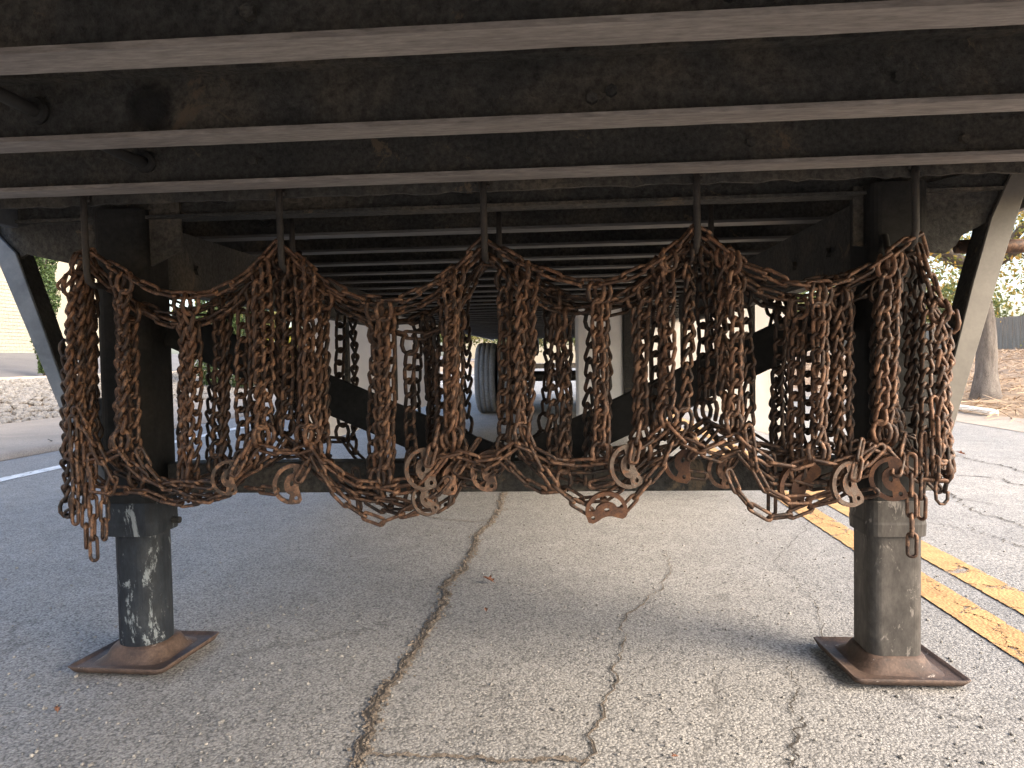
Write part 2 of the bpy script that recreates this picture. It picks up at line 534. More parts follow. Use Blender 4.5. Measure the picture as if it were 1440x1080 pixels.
strip('ground', GROUND, -80, 1200, M['soil'], 1, 0)
strip('road', [(-4.5, 0.0), (4.45, 0.0)], -60, 400, M['asphalt'])
strip('road_shoulder', [(4.3, 0.004), (4.7, 0.006), (5.05, 0.012)], -20, 120, M['concrete'])
strip('sidewalk', [(-4.52, 0.0), (-4.54, 0.045), (-4.70, 0.055), (-6.45, 0.11)], -60, 160, M['concrete'])
strip('kerb', [(-9.95, 0.48), (-9.97, 0.585), (-10.12, 0.59), (-10.14, 0.50)], -40, 160, M['kerb'])
strip('parking_lot', [(-10.13, 0.53), (-15.2, 1.17)], -40, 160, M['lot'])
tag(strip('road_marking', [(1.215, 0.004), (1.335, 0.004)], -12, 120, M['yellow'], uv=True))
strip('road_marking', [(1.42, 0.004), (1.54, 0.004)], -12, 120, M['yellow'], uv=True)
strip('road_marking', [(-3.80, 0.004), (-3.67, 0.004)], -12, 160, M['white_line'], uv=True)


# cracks filled with sand: jagged strips laid over the road
def crack(px_pts, w0, w1, mat, z=0.004, n=60, jag=0.012):
    pts = [on_ground(x, y) for x, y in px_pts]
    seg = [0]
    for a, b in zip(pts, pts[1:]): seg.append(seg[-1] + (b - a).length)
    vs, fs = [], []
    rnd = random.Random(int(px_pts[0][0]))
    off = 0.0
    for k in range(n + 1):
        s = seg[-1] * k / n
        i = max(j for j in range(len(seg)) if seg[j] <= s + 1e-9)
        i = min(i, len(pts) - 2)
        t = (s - seg[i]) / (seg[i + 1] - seg[i])
        p = pts[i].lerp(pts[i + 1], t)
        d = (pts[i + 1] - pts[i]).normalized()
        sd = Vector((-d.y, d.x, 0))
        off = off * 0.6 + rnd.uniform(-jag, jag)
        w = (w0 + (w1 - w0) * k / n) * rnd.uniform(0.35, 1.5)
        if k in (0, n): w *= 0.1
        c = p + sd * off
        vs += [(c - sd * w / 2)[:2] + (z,), (c + sd * w / 2)[:2] + (z,)]
    for k in range(n):
        a = 2 * k
        fs.append((a, a + 1, a + 3, a + 2))
    me = bpy.data.meshes.new('road_crack')
    me.from_pydata([tuple(v) for v in vs], [], fs)
    o = obj('road_crack', me, mat)
    o['kind'] = 'structure'
    return pts


M['crack_dark'] = grunge('crack_shadow', [(0.022, 0.02, 0.018), (0.07, 0.058, 0.045)], 20, 0.95, 0, 100, 0.8, 0.004, rnd=False)
main_px = [(709, 693), (704, 712), (692, 735), (671, 752), (665, 778), (650, 800), (628, 826), (621, 858), (600, 888), (585, 910), (568, 945), (545, 965), (528, 1000), (515, 1040), (498, 1085)]
crack(main_px, 0.010, 0.028, M['sand'], 0.004, 140, 0.010)
crack(main_px, 0.002, 0.0045, M['crack_dark'], 0.007, 140, 0.012)
c2 = [(935, 775), (945, 800), (930, 825), (880, 870), (872, 920), (858, 985), (840, 1010), (822, 1085)]
crack(c2, 0.002, 0.006, M['sand'], 0.004, 80, 0.010)
crack(c2, 0.001, 0.0022, M['crack_dark'], 0.007, 80, 0.011)
crack([(515, 1064), (600, 1066), (690, 1072), (760, 1070), (830, 1076)], 0.010, 0.014, M['sand'], 0.0045, 60, 0.006)
c3 = [(1108, 930), (1122, 968), (1116, 990), (1128, 1020), (1115, 1048), (1124, 1085)]
crack(c3, 0.002, 0.006, M['crack_dark'], 0.004, 60, 0.008)
crack([(1180, 690), (1120, 760), (1085, 790), (1150, 850), (1165, 905)], 0.002, 0.002, M['crack_dark'], 0.004, 70, 0.010)
crack([(600, 728), (665, 735), (700, 730)], 0.008, 0.006, M['sand'], 0.0045, 30, 0.006)
crack([(1345, 640), (1385, 652), (1420, 658), (1470, 672)], 0.012, 0.012, M['crack_dark'], 0.004, 50, 0.03)
crack([(1340, 668), (1395, 672), (1440, 684), (1500, 700)], 0.012, 0.012, M['crack_dark'], 0.004, 50, 0.03)
crack([(1330, 690), (1375, 722), (1440, 742), (1500, 752)], 0.008, 0.008, M['crack_dark'], 0.004, 50, 0.02)
crack([(1300, 735), (1370, 745), (1430, 770), (1480, 772)], 0.006, 0.006, M['crack_dark'], 0.004, 50, 0.02)
crack([(10, 612), (45, 615), (62, 622), (75, 630)], 0.012, 0.02, M['crack_dark'], 0.062, 20, 0.02)


def scatter_stones(name, spots, mat, label, cat):
    """many small stones as one mesh"""
    ico = bmesh.new()
    bmesh.ops.create_icosphere(ico, subdivisions=1, radius=1)
    base = [v.co.copy() for v in ico.verts]
    faces = [[v.index for v in f.verts] for f in ico.faces]
    ico.free()
    vs, fs = [], []
    for (x, y, z, r) in spots:
        o = len(vs)
        rot = Euler((random.uniform(0, 6), random.uniform(0, 6), random.uniform(0, 6))).to_matrix()
        sc = (random.uniform(0.6, 1.3), random.uniform(0.6, 1.3), random.uniform(0.5, 0.9))
        for b in base:
            q = rot @ (b * random.uniform(0.8, 1.15))
            vs.append((x + q.x * sc[0] * r, y + q.y * sc[1] * r, z + q.z * sc[2] * r))
        fs += [[o + i for i in f] for f in faces]
    me = bpy.data.meshes.new(name)
    me.from_pydata(vs, [], fs)
    o = obj(name, me, mat)
    tag(o, label, cat, kind='stuff')
    return o


# loose chips of aggregate on the near road and grains in the main crack
sp = []
for k in range(1500):
    px, py = random.uniform(-20, 1460), 700 + 400 * random.random() ** 0.8
    p = on_ground(px, py)
    sp.append((p.x, p.y, 0.002, random.choice((0.0016, 0.002, 0.0028, 0.0036, 0.005)) * random.uniform(0.7, 1.2)))
scatter_stones('loose_aggregate', sp, M['pebble'], 'small loose stones scattered over the grey asphalt', 'gravel')
sp = []
mp = [on_ground(x, y) for x, y in main_px]
for a, b in zip(mp, mp[1:]):
    for k in range(int((b - a).length * 420)):
        p = a.lerp(b, random.random())
        sp.append((p.x + random.gauss(0, 0.012), p.y + random.gauss(0, 0.010), 0.005, random.uniform(0.0015, 0.0048)))
scatter_stones('crack_sand', sp, M['sand'], 'sandy grit filling the long crack in the road', 'sand')
sp = []
for k in range(7000):
    x = random.uniform(-9.9, -6.45)
    y = random.uniform(2.5, 20)
    sp.append((x, y, gz(x) + 0.035, random.uniform(0.03, 0.075)))
scatter_stones('river_gravel', sp, M['stone'], 'bed of pale river stones behind the sidewalk', 'gravel')

# pine straw on the right bank
vs, fs = [], []
for k in range(26000):
    x = random.uniform(4.75, 14)
    y = random.uniform(1, 26)
    z = gz(x) + 0.06 * (math.sin(x * 3.1 + y * 1.3) * math.sin(y * 2.3 - x)) + random.uniform(0.0, 0.09)
    a = random.uniform(0, math.pi)
    L = random.uniform(0.06, 0.20)
    d = Vector((math.cos(a), math.sin(a), random.uniform(-0.35, 0.35))) * L
    s = Vector((-math.sin(a), math.cos(a), random.uniform(-0.3, 0.6))).normalized() * random.uniform(0.004, 0.009)
    p = Vector((x, y, z))
    o = len(vs)
    vs += [tuple(p - d - s), tuple(p + d - s * 0.5), tuple(p + d + s * 0.5), tuple(p - d + s)]
    fs.append((o, o + 1, o + 2, o + 3))
me = bpy.data.meshes.new('pine_straw')
me.from_pydata(vs, [], fs)
tag(obj('pine_straw', me, M['straw']), 'dry orange-brown straw covering the bank by the tree', 'straw', kind='stuff')


# fallen leaves
def fallen_leaf(px, py, size, rot, label):
    p = on_ground(px, py)
    bm = bmesh.new()
    out = [(0, -1.1), (0.12, -0.5), (0.5, -0.55), (0.35, -0.1), (0.75, 0.2), (0.3, 0.35), (0.25, 0.8), (0, 1.1), (-0.25, 0.75), (-0.35, 0.3), (-0.7, 0.25), (-0.35, -0.15), (-0.5, -0.5), (-0.1, -0.5)]
    c = bm.verts.new((0, 0, 0.1 * size))
    ring = [bm.verts.new((x * size * 0.5, y * size * 0.5, (0.12 + 0.42 * abs(x) ** 1.3 + 0.1 * y) * size)) for x, y in out]
    for a, b in zip(ring, ring[1:] + ring[:1]): bm.faces.new((c, a, b))
    bmesh.ops.solidify(bm, geom=bm.faces[:], thickness=0.0006)
    o = obj('fallen_leaf', bm, M['leaf_dead'], loc=(p.x, p.y, 0.005), smooth=True)
    o.rotation_euler = (0.1, 0.15, rot)
    tag(o, label, 'leaf', 'fallen leaves on the road')


fallen_leaf(688, 820, 0.050, 1.2, 'reddish dry leaf lying right of the long crack, largest of the leaves')
fallen_leaf(683, 861, 0.022, 0.3, 'tiny brown leaf below the larger reddish leaf beside the crack')
fallen_leaf(950, 1069, 0.020, 2.3, 'small orange leaf at the bottom edge of the photo')
fallen_leaf(80, 1003, 0.024, 0.8, 'small pale leaf on the asphalt near the lower left corner')
fallen_leaf(1352, 640, 0.07, 1.0, 'pale leaf lying on the right lane beyond the yellow lines')


# ------------------------------------------------------------------ the trailer
TR = empty('semi_trailer', (0, 0, 0), 'underside of a parked trailer with black cross beams and two landing legs', 'trailer')
ZB = 1.135          # underside of the cross members
PITCH = 0.3075
XW = 1.28
NOSE, REAR = -2.1, 12.4  # unseen nose ends early, shaped to let sky light in from the front

bm = bmesh.new(); add_box(bm, -XW, XW, NOSE + 0.05, REAR, ZB + 0.107, ZB + 0.14)
obj('floor_deck', bm, M['deck'], TR)
for nm, b in (('side_wall', box(-1.30, -1.29, NOSE, REAR, ZB + 0.14, 3.95)), ('side_wall', box(1.29, 1.30, NOSE, REAR, ZB + 0.14, 3.95)),
              ('front_wall', box(-1.288, 1.288, NOSE, NOSE + 0.03, ZB + 0.142, 3.95)), ('roof_panel', box(-1.30, 1.30, NOSE, REAR, 3.952, 3.98)),
              ('rear_door', box(-1.288, 1.288, REAR - 0.03, REAR - 0.002, ZB + 0.142, 3.95))):
    obj(nm, b, M['white_wall'], TR)
for s in (-1, 1):
    obj('side_rail', box(s * XW - 0.02 if s < 0 else XW - 0.005, s * XW + 0.005 if s < 0 else XW + 0.02, NOSE, REAR, ZB - 0.01, ZB + 0.139, 0.003), M['brace_left' if s < 0 else 'brace_right'], TR)

bm = bmesh.new()
add_box(bm, -XW + 0.006, XW - 0.006, -0.004, 0.004, 0.008, 0.1)
add_box(bm, -XW + 0.006, XW - 0.006, -0.03, 0.03, 0.1002, 0.106)
web_me = bpy.data.meshes.new('web'); bm.to_mesh(web_me); bm.free()
web_me.materials.append(M['chassis'])


def flange_mesh(mat, seed):
    bm = bmesh.new()
    rnd = random.Random(seed)
    n = 64
    rows = []
    for i in range(n + 1):
        x = (-XW + 0.007) + (2 * XW - 0.014) * i / n
        e = 0.0012
        rows.append([bm.verts.new((x, -0.0285 + rnd.uniform(-e, e), 0)), bm.verts.new((x, 0.0285 + rnd.uniform(-e, e), 0)),
                     bm.verts.new((x, 0.0285, 0.0078)), bm.verts.new((x, -0.0285, 0.0078))])
    for a, b in zip(rows, rows[1:]):
        for k in range(4):
            bm.faces.new((a[k], b[k], b[(k + 1) % 4], a[(k + 1) % 4]))
    bm.faces.new(rows[0]); bm.faces.new(rows[-1][::-1])
    bmesh.ops.recalc_face_normals(bm, faces=bm.faces[:])
    me = bpy.data.meshes.new('bottom_flange'); bm.to_mesh(me); bm.free()
    me.materials.append(mat)
    return me


fl_steel = flange_mesh(M['flange'], 1)
fl_dark = flange_mesh(M['chassis'], 2)
fl_alu = flange_mesh(M['alu'], 3)
for i in range(-7, 40):
    y = -0.02 + PITCH * i
    o = obj('crossmember', web_me, None, TR, loc=(0, y, ZB))
    obj('bottom_flange', fl_dark if i == 0 else (fl_steel if i < 1 else fl_alu), None, o, loc=(0, y, ZB))

# round dark spot, fading outwards, on the web above the left leg
m, nt, p = new_mat('dark_spot')
b = NB(nt)
co = b.coords(False)
ln = b.n('ShaderNodeVectorMath', operation='LENGTH'); b.l(co, ln.inputs[0])
d = b.math('ADD', b.math('MULTIPLY', ln.outputs['Value'], 1 / 0.058), b.math('MULTIPLY', b.math('SUBTRACT', b.noise(co, 40, 4), 0.5), 0.3))
fac = b.ramp(d, [(0.30, 0.9), (0.82, 0.0)])
p.inputs['Base Color'].default_value = (0.008, 0.008, 0.008, 1); p.inputs['Roughness'].default_value = 0.9
tr = b.n('ShaderNodeBsdfTransparent'); mx = b.n('ShaderNodeMixShader')
b.l(fac, mx.inputs[0]); b.l(tr.outputs[0], mx.inputs[1]); b.l(p.outputs[0], mx.inputs[2])
b.l(mx.outputs[0], nt.nodes['Material Output'].inputs['Surface'])
ys = -0.02 - 2 * PITCH - 0.0075
st = at(210, 138, ys)
bm = bmesh.new()
bmesh.ops.create_circle(bm, cap_ends=True, radius=0.0475, segments=32, matrix=Matrix.Rotation(R(90), 4, 'X'))
obj('dark_spot', bm, m, TR, loc=(st.x, ys, ZB + 0.052))

# air line running through the webs
ax_ = at(55, 150, -0.02 - 2 * PITCH)
bm = bmesh.new()
tube(bm, [(ax_.x + 0.004 * math.sin(k * 1.7), NOSE + 0.2 + k * 0.15, ZB + 0.055 + 0.004 * math.cos(k)) for k in range(21)], 0.011, 10)
obj('air_line', bm, M['black'], TR, smooth=True)
bm = bmesh.new(); lathe(bm, [(0.012, -0.004), (0.021, -0.004), (0.023, 0.006), (0.020, 0.012), (0.012, 0.012)], 18, 'Z')
gm = bpy.data.meshes.new('grommet'); bm.to_mesh(gm); bm.free(); gm.materials.append(M['black'])
for i in range(-5, 2):
    o = obj('grommet', gm, None, TR, loc=(ax_.x, -0.02 + PITCH * i - 0.005, ZB + 0.055))
    o.rotation_euler = (R(90), 0, 0)

# bolts on the webs
bm = bmesh.new(); bmesh.ops.create_cone(bm, cap_ends=True, segments=6, radius1=0.010, radius2=0.009, depth=0.009, matrix=Matrix.Rotation(R(90), 4, 'X'))
bolt_me = bpy.data.meshes.new('bolt'); bm.to_mesh(bolt_me); bm.free(); bolt_me.materials.append(M['chassis'])
for i, xs in ((-2, (0.16, 0.19, 0.62, 0.93, 1.12)), (-1, (-0.52, 0.05, 0.48, 0.88)), (-3, (0.3, -0.25)), (1, (-0.3, 0.32)), (2, (-0.1, 0.5))):
    for x in xs:
        obj('bolt', bolt_me, None, TR, loc=(x, -0.02 + PITCH * i - 0.009, ZB + 0.03 + 0.05 * ((x * 7) % 1)))

# plate that carries the hooks
YH = -0.20
bm = bmesh.new()
n = 90
rnd = random.Random(3)
rows = []
for i in range(n + 1):
    x = -1.2 + 2.4 * i / n
    zb = ZB + 0.003 + rnd.uniform(-0.003, 0.003)
    rows.append([bm.verts.new((x, YH, zb)), bm.verts.new((x, YH + 0.01, zb)), bm.verts.new((x, YH + 0.01, ZB + 0.1068)), bm.verts.new((x, YH, ZB + 0.1068))])
for a, b in zip(rows, rows[1:]):
    for k in range(4): bm.faces.new((a[k], b[k], b[(k + 1) % 4], a[(k + 1) % 4]))
bmesh.ops.recalc_face_normals(bm, faces=bm.faces[:])
obj('hook_plate', bm, M['chassis'], TR)

HOOKX = [(118, 400), (393, 378), (680, 362), (980, 350), (1287, 345)]
for (hx, hy) in HOOKX:
    a = at(hx, 300, YH - 0.012)
    zlow = at(hx, hy, YH - 0.012).z
    pts = [(a.x, YH - 0.012, ZB + 0.05), (a.x, YH - 0.012, ZB - 0.02), (a.x + 0.001, YH - 0.012, zlow + 0.03), (a.x, YH - 0.006, zlow + 0.008), (a.x, YH + 0.012, zlow),
           (a.x, YH + 0.07, zlow + 0.002), (a.x, YH + 0.115, zlow + 0.012), (a.x, YH + 0.13, zlow + 0.045)]
    bm = bmesh.new(); tube(bm, pts, 0.0075, 10)
    hk = obj('chain_hook', bm, M['rod'], TR, smooth=True)
    bm = bmesh.new()
    for q in range(5):
        bmesh.ops.create_icosphere(bm, subdivisions=1, radius=0.007, matrix=Matrix.Translation((a.x + random.choice((-0.008, 0.008)), YH - 0.006, ZB + 0.012 + 0.009 * q)))
    obj('weld_bead', bm, M['rod'], hk, smooth=True)
YB = 0.14
for hx in (135, 411, 702, 1000, 1262):
    a = at(hx, 340, YB - 0.02)
    pts = [(a.x, YB - 0.02, ZB + 0.03), (a.x, YB - 0.02, a.z - 0.02), (a.x, YB - 0.008, a.z - 0.045), (a.x, YB + 0.02, a.z - 0.045), (a.x, YB + 0.032, a.z - 0.02)]
    bm = bmesh.new(); tube(bm, pts, 0.0075, 10)
    obj('chain_hook', bm, M['rod'], TR, smooth=True)

# landing legs
def rounded_square(bm, h, r, z0, z1, hy=None, n=5, cap=True):
    hy = hy or h
    rings = []
    for z in (z0, z1):
        ring = []
        for q, (sx, sy) in enumerate(((1, 1), (-1, 1), (-1, -1), (1, -1))):
            for k in range(n + 1):
                a = math.pi / 2 * q + math.pi / 2 * k / n
                ring.append(bm.verts.new((sx * (h - r) + r * math.cos(a), sy * (hy - r) + r * math.sin(a), z)))
        rings.append(ring)
    N = len(rings[0])
    for k in range(N):
        bm.faces.new((rings[0][k], rings[0][(k + 1) % N], rings[1][(k + 1) % N], rings[1][k]))
    if cap:
        bm.faces.new(rings[0][::-1]); bm.faces.new(rings[1])


def loft(bm, sections, n=5):
    rings = []
    for (h, r, z) in sections:
        ring = []
        for q, (sx, sy) in enumerate(((1, 1), (-1, 1), (-1, -1), (1, -1))):
            for k in range(n + 1):
                a = math.pi / 2 * q + math.pi / 2 * k / n
                ring.append(bm.verts.new((sx * (h - r) + r * math.cos(a), sy * (h - r) + r * math.sin(a), z)))
        rings.append(ring)
    N = len(rings[0])
    for a, b in zip(rings, rings[1:]):
        for k in range(N):
            bm.faces.new((a[k], a[(k + 1) % N], b[(k + 1) % N], b[k]))
    bmesh.ops.recalc_face_normals(bm, faces=bm.faces[:])


LEGX = []
for side, px in ((-1, 204.5), (1, 1248)):
    e0, e1 = (158, 250) if side < 0 else (1199, 1297)
    ya_, yb_ = (-0.045, 0.045) if side < 0 else (0.045, -0.045)
    xe0, xe1 = at(e0, 840, ya_).x, at(e1, 840, yb_).x
    xl, HW = (xe0 + xe1) / 2, (xe1 - xe0) / 2
    LEGX.append(xl)
    mat = M['leg_left' if side < 0 else 'leg_right']
    bm = bmesh.new(); rounded_square(bm, HW + 0.006, 0.028, 0.0, ZB - 0.322)
    leg = obj('landing_leg', bm, M['leg_upper'], TR, loc=(xl, 0, 0.345))
    bm = bmesh.new(); rounded_square(bm, HW, 0.054 if side < 0 else 0.030, 0.0, 0.40, n=8)
    obj('lower_tube', bm, mat, leg, loc=(xl, 0, 0.030))
    bm = bmesh.new(); loft(bm, [(HW + 0.001, 0.03, 0.0), (HW + 0.0075, 0.030, 0.002), (HW + 0.0085, 0.030, 0.03), (HW + 0.0075, 0.03, 0.036), (HW + 0.0075, 0.03, 0.085), (HW + 0.001, 0.03, 0.09)])
    obj('collar', bm, mat, leg, loc=(xl, 0, 0.335))
    bm = bmesh.new(); bmesh.ops.create_cone(bm, cap_ends=True, segments=8, radius1=0.009, radius2=0.009, depth=0.025, matrix=Matrix.Rotation(R(90), 4, 'Y'))
    obj('grease_fitting', bm, M['chassis'], leg, loc=(xl + HW + 0.016, 0.02, 0.36))
    # foot: dished shoe with upturned rim
    bm = bmesh.new()
    loft(bm, [(HW - 0.01, 0.03, 0.052), (HW + 0.004, 0.036, 0.050), (HW + 0.009, 0.038, 0.044), (HW + 0.018, 0.040, 0.026), (HW + 0.032, 0.038, 0.017), (HW + 0.038, 0.036, 0.0145)])
    ft = obj('foot', bm, M['rust_foot'], leg, loc=(xl, 0, 0.002), smooth=True)
    bm = bmesh.new()
    loft(bm, [(0.05, 0.02, 0.0145), (0.115, 0.03, 0.0150), (0.122, 0.02, 0.016), (0.1275, 0.014, 0.0225), (0.1305, 0.012, 0.0215), (0.124, 0.02, 0.007), (0.05, 0.02, 0.005)])
    pad = obj('pad', bm, M['rust_foot'], ft, loc=(xl, 0, 0.002), smooth=True)
    rz = R(-5) if side < 0 else R(2)
    for o in (pad,):
        o.rotation_euler = (R(-1.0), R(1.2 * side), rz)

xa, xb = LEGX
# cross bar between the legs
zt, zl = at(700, 648, -0.02).z, at(700, 692, -0.02).z
obj('cross_bar', box(xa + 0.082, xb - 0.082, -0.02, 0.045, zl, zt, 0.006), M['chassis'], TR)
for (a, b2) in (((238, 460), (716, 662)), ((1215, 426), (738, 650))):
    obj('diagonal_brace', bar(at(*a, 0.02), at(*b2, 0.02), 0.012, 0.098), M['leg_upper'], TR)
# long rails behind the legs
for s, x in ((-1, xa), (1, xb)):
    bm = bmesh.new()
    xi = x + 0.055 * -s
    add_box(bm, xi - 0.006, xi + 0.006, 0.02, 2.7, 0.972, ZB - 0.003)
    add_box(bm, min(xi, xi + s * 0.05), max(xi, xi + s * 0.05), 0.02, 2.7, 0.964, 0.9715)
    r = obj('mounting_rail', bm, M['chassis'], TR)
    for k in range(8):
        bm = bmesh.new(); bmesh.ops.create_cone(bm, cap_ends=True, segments=6, radius1=0.014, radius2=0.014, depth=0.012, matrix=Matrix.Rotation(R(90), 4, 'Y'))
        obj('bolt', bm, M['chassis'], r, loc=(xi - s * 0.011, 0.2 + 0.28 * k, 1.035))


def px_plate(name, pts, Y, thick, mat, bevel=0.0):
    return obj(name, plate([at(x, y, Y) for x, y in pts], thick, bevel=bevel), mat, TR)


px_plate('gusset_plate', [(-70, 262), (150, 268), (250, 262), (255, 352), (190, 385), (95, 370), (52, 361), (38, 357), (31, 361), (29, 372), (0, 330), (-70, 300)], -0.035, 0.010, M['chassis'])
px_plate('gusset_plate', [(1200, 262), (1300, 258), (1520, 205), (1500, 240), (1400, 306), (1362, 326), (1352, 332), (1344, 345), (1330, 356), (1200, 345)], -0.035, 0.010, M['chassis'])
px_plate('lower_gusset', [(1290, 470), (1322, 500), (1334, 528), (1346, 538), (1352, 531), (1330, 640), (1302, 690), (1290, 690)], -0.035, 0.010, M['chassis'])
px_plate('lower_gusset', [(160, 560), (128, 560), (112, 588), (98, 590), (110, 640), (150, 690), (160, 690)], -0.035, 0.010, M['chassis'])
# outrigger braces: a face towards the nose and a flange going back
for nm, outer, inner, mat in (('left', [(-70, 215), (-34, 290), (0, 376), (44, 480), (88, 586), (138, 686)], [(-30, 250), (-4, 330), (22, 356), (62, 466), (106, 590), (160, 686)], M['brace_left']),
                              ('right', [(1520, 120), (1470, 200), (1444, 264), (1418, 345), (1380, 473), (1338, 613), (1318, 690)], [(1462, 170), (1424, 240), (1394, 306), (1368, 398), (1333, 537), (1322, 625), (1300, 690)], M['brace_right'])):
    Y = -0.05
    o = obj('outrigger_brace', plate([at(x, y, Y) for x, y in outer] + [at(x, y, Y) for x, y in inner[::-1]], 0.008, bevel=0.002), mat, TR)
    bm = bmesh.new()
    pin = [at(x, y, Y + 0.009) for x, y in inner]
    pts = pin + [p + Vector((0.006 if nm == 'left' else -0.006, 0, 0)) for p in pin[::-1]]
    obj('stiffener', plate(pts, 0.055), M['chassis'], o)

# crank shaft on the right
ca, cb = at(1345, 347, 0.05), at(1520, 345, 0.05)
bm = bmesh.new(); tube(bm, [ca, ca.lerp(cb, 0.5), cb], 0.017, 12)
cs = obj('crank_shaft', bm, M['rust'], TR, smooth=True)
bm = bmesh.new(); bmesh.ops.create_uvsphere(bm, u_segments=12, v_segments=8, radius=0.016)
obj('shaft_bolt', bm, M['rust'], cs, loc=at(1374, 350, 0.03), smooth=True)

# side skirts with posts
for s in (-1, 1):
    y1 = 5.9 if s < 0 else 9.4
    bm = bmesh.new()
    n = 30
    # rounded lower front corner
    pr = [(1.84, 1.132), (1.84, 0.36), (1.855, 0.33), (1.885, 0.318), (y1, 0.318), (y1, 1.132)]
    f = bm.faces.new([bm.verts.new((s * 1.235, y, z)) for y, z in pr])
    r = bmesh.ops.extrude_face_region(bm, geom=[f], use_keep_orig=True)
    bmesh.ops.translate(bm, verts=[g for g in r['geom'] if isinstance(g, bmesh.types.BMVert)], vec=(s * 0.006, 0, 0))
    bmesh.ops.recalc_face_normals(bm, faces=bm.faces[:])
    sk = obj('side_skirt', bm, M['skirt'], TR)
    k = 0
    y = 2.5
    while y < y1 - 0.3:
        obj('skirt_post', box(s * 1.22 - 0.012, s * 1.22 + 0.012, y, y + 0.05, 0.45, 1.13, 0.003), M['chassis'], sk)
        y += 1.25

# white ribbed box hung under the trailer
x0, x1 = at(812, 520, 3.2).x, at(876, 520, 3.2).x
zb_ = at(812, 598, 3.2).z
bx = obj('storage_box', box(x0, x1, 3.2, 4.0, zb_, 1.11, 0.012), M['box_white'], TR)
for k in range(3):
    xx = x0 + 0.012 + 0.022 * k
    obj('rib', box(xx, xx + 0.008, 3.19, 3.199, zb_ + 0.03, 1.03), M['box_white'], bx)
obj('support_post', box(x1 + 0.006, at(896, 520, 3.2).x, 3.16, 3.26, zb_ - 0.02, 1.13, 0.006), M['chassis'], TR)

# wheels
YW = 8.25


def tyre_mesh():
    bm = bmesh.new()
    w = 0.14
    prof = [(0.29, -0.10), (0.33, -0.125), (0.42, w), (0.46, -0.132)]
    prof = [(0.285, -0.105), (0.31, -0.128), (0.38, -0.142), (0.45, -0.138), (0.478, -0.124), (0.490, -0.104)]
    for gx in (-0.066, -0.0, 0.066):
        prof += [(0.495, gx - 0.008), (0.484, gx - 0.006), (0.484, gx + 0.006), (0.495, gx + 0.008)]
    prof += [(0.490, 0.104), (0.478, 0.124), (0.45, 0.138), (0.38, 0.142), (0.31, 0.128), (0.285, 0.105)]
    lathe(bm, prof, 56, 'X')
    me = bpy.data.meshes.new('tyre'); bm.to_mesh(me); bm.free()
    me.materials.append(M['rubber'])
    me.polygons.foreach_set('use_smooth', [True] * len(me.polygons))
    return me


def rim_mesh():
    bm = bmesh.new()
    lathe(bm, [(0.288, -0.10), (0.275, -0.10), (0.265, -0.06), (0.16, -0.01), (0.10, -0.03), (0.10, -0.06), (0.02, -0.06)], 40, 'X')
    me = bpy.data.meshes.new('rim'); bm.to_mesh(me); bm.free()
    me.materials.append(M['alu'])
    return me


ty, rm = tyre_mesh(), rim_mesh()
xt = at(672, 530, YW).x + 0.142
for yw in (YW, YW + 1.28):
    for x, s in ((xt, 1), (xt + 0.32, -1), (-xt - 0.32, 1), (-xt, -1)):
        o = obj('wheel', ty, None, TR, loc=(x, yw, 0.4955))
        q = obj('rim', rm, None, o, loc=(x, yw, 0.4955))
        if s < 0: q.rotation_euler = (0, 0, math.pi)
    bm = bmesh.new(); tube(bm, [(xt + 0.3, yw, 0.4955), (-xt - 0.3, yw, 0.4955)], 0.06, 12)
    obj('axle', bm, M['chassis'], TR, smooth=True)
    for s in (-1, 1):
        obj('suspension_beam', box(s * 0.42 - 0.04, s * 0.42 + 0.04, yw - 0.45, yw + 0.45, 0.62, 0.80, 0.01), M['chassis'], TR)
        bm = bmesh.new(); lathe(bm, [(0.11, 0.80), (0.13, 0.86), (0.13, 0.98), (0.11, 1.05)], 20, 'Z')
        obj('air_spring', bm, M['black'], TR, loc=(s * 0.42, yw + 0.3, 0), smooth=True)
for s in (-1, 1):
    obj('slider_rail', box(s * 0.42 - 0.045, s * 0.42 + 0.045, YW - 1.0, REAR - 0.1, ZB - 0.12, ZB - 0.002, 0.004), M['chassis'], TR)
    obj('mud_flap', box(s * 0.86 - 0.3, s * 0.86 + 0.3, YW + 2.0, YW + 2.01, 0.25, 1.0), M['black'], TR)
obj('bumper_bar', box(-1.1, 1.1, REAR - 0.1, REAR, 0.55, 0.65, 0.006), M['flange'], TR)
m, nt, p = new_mat('amber_lens')
p.inputs['Base Color'].default_value = (0.8, 0.2, 0.02, 1); p.inputs['Emission Color'].default_value = (1, 0.3, 0.03, 1); p.inputs['Emission Strength'].default_value = 0.6
ml = at(578, 463, 6.2)
obj('marker_light', box(ml.x - 0.03, ml.x + 0.03, 6.2, 6.23, ml.z - 0.018, ml.z + 0.018, 0.006), m, TR)


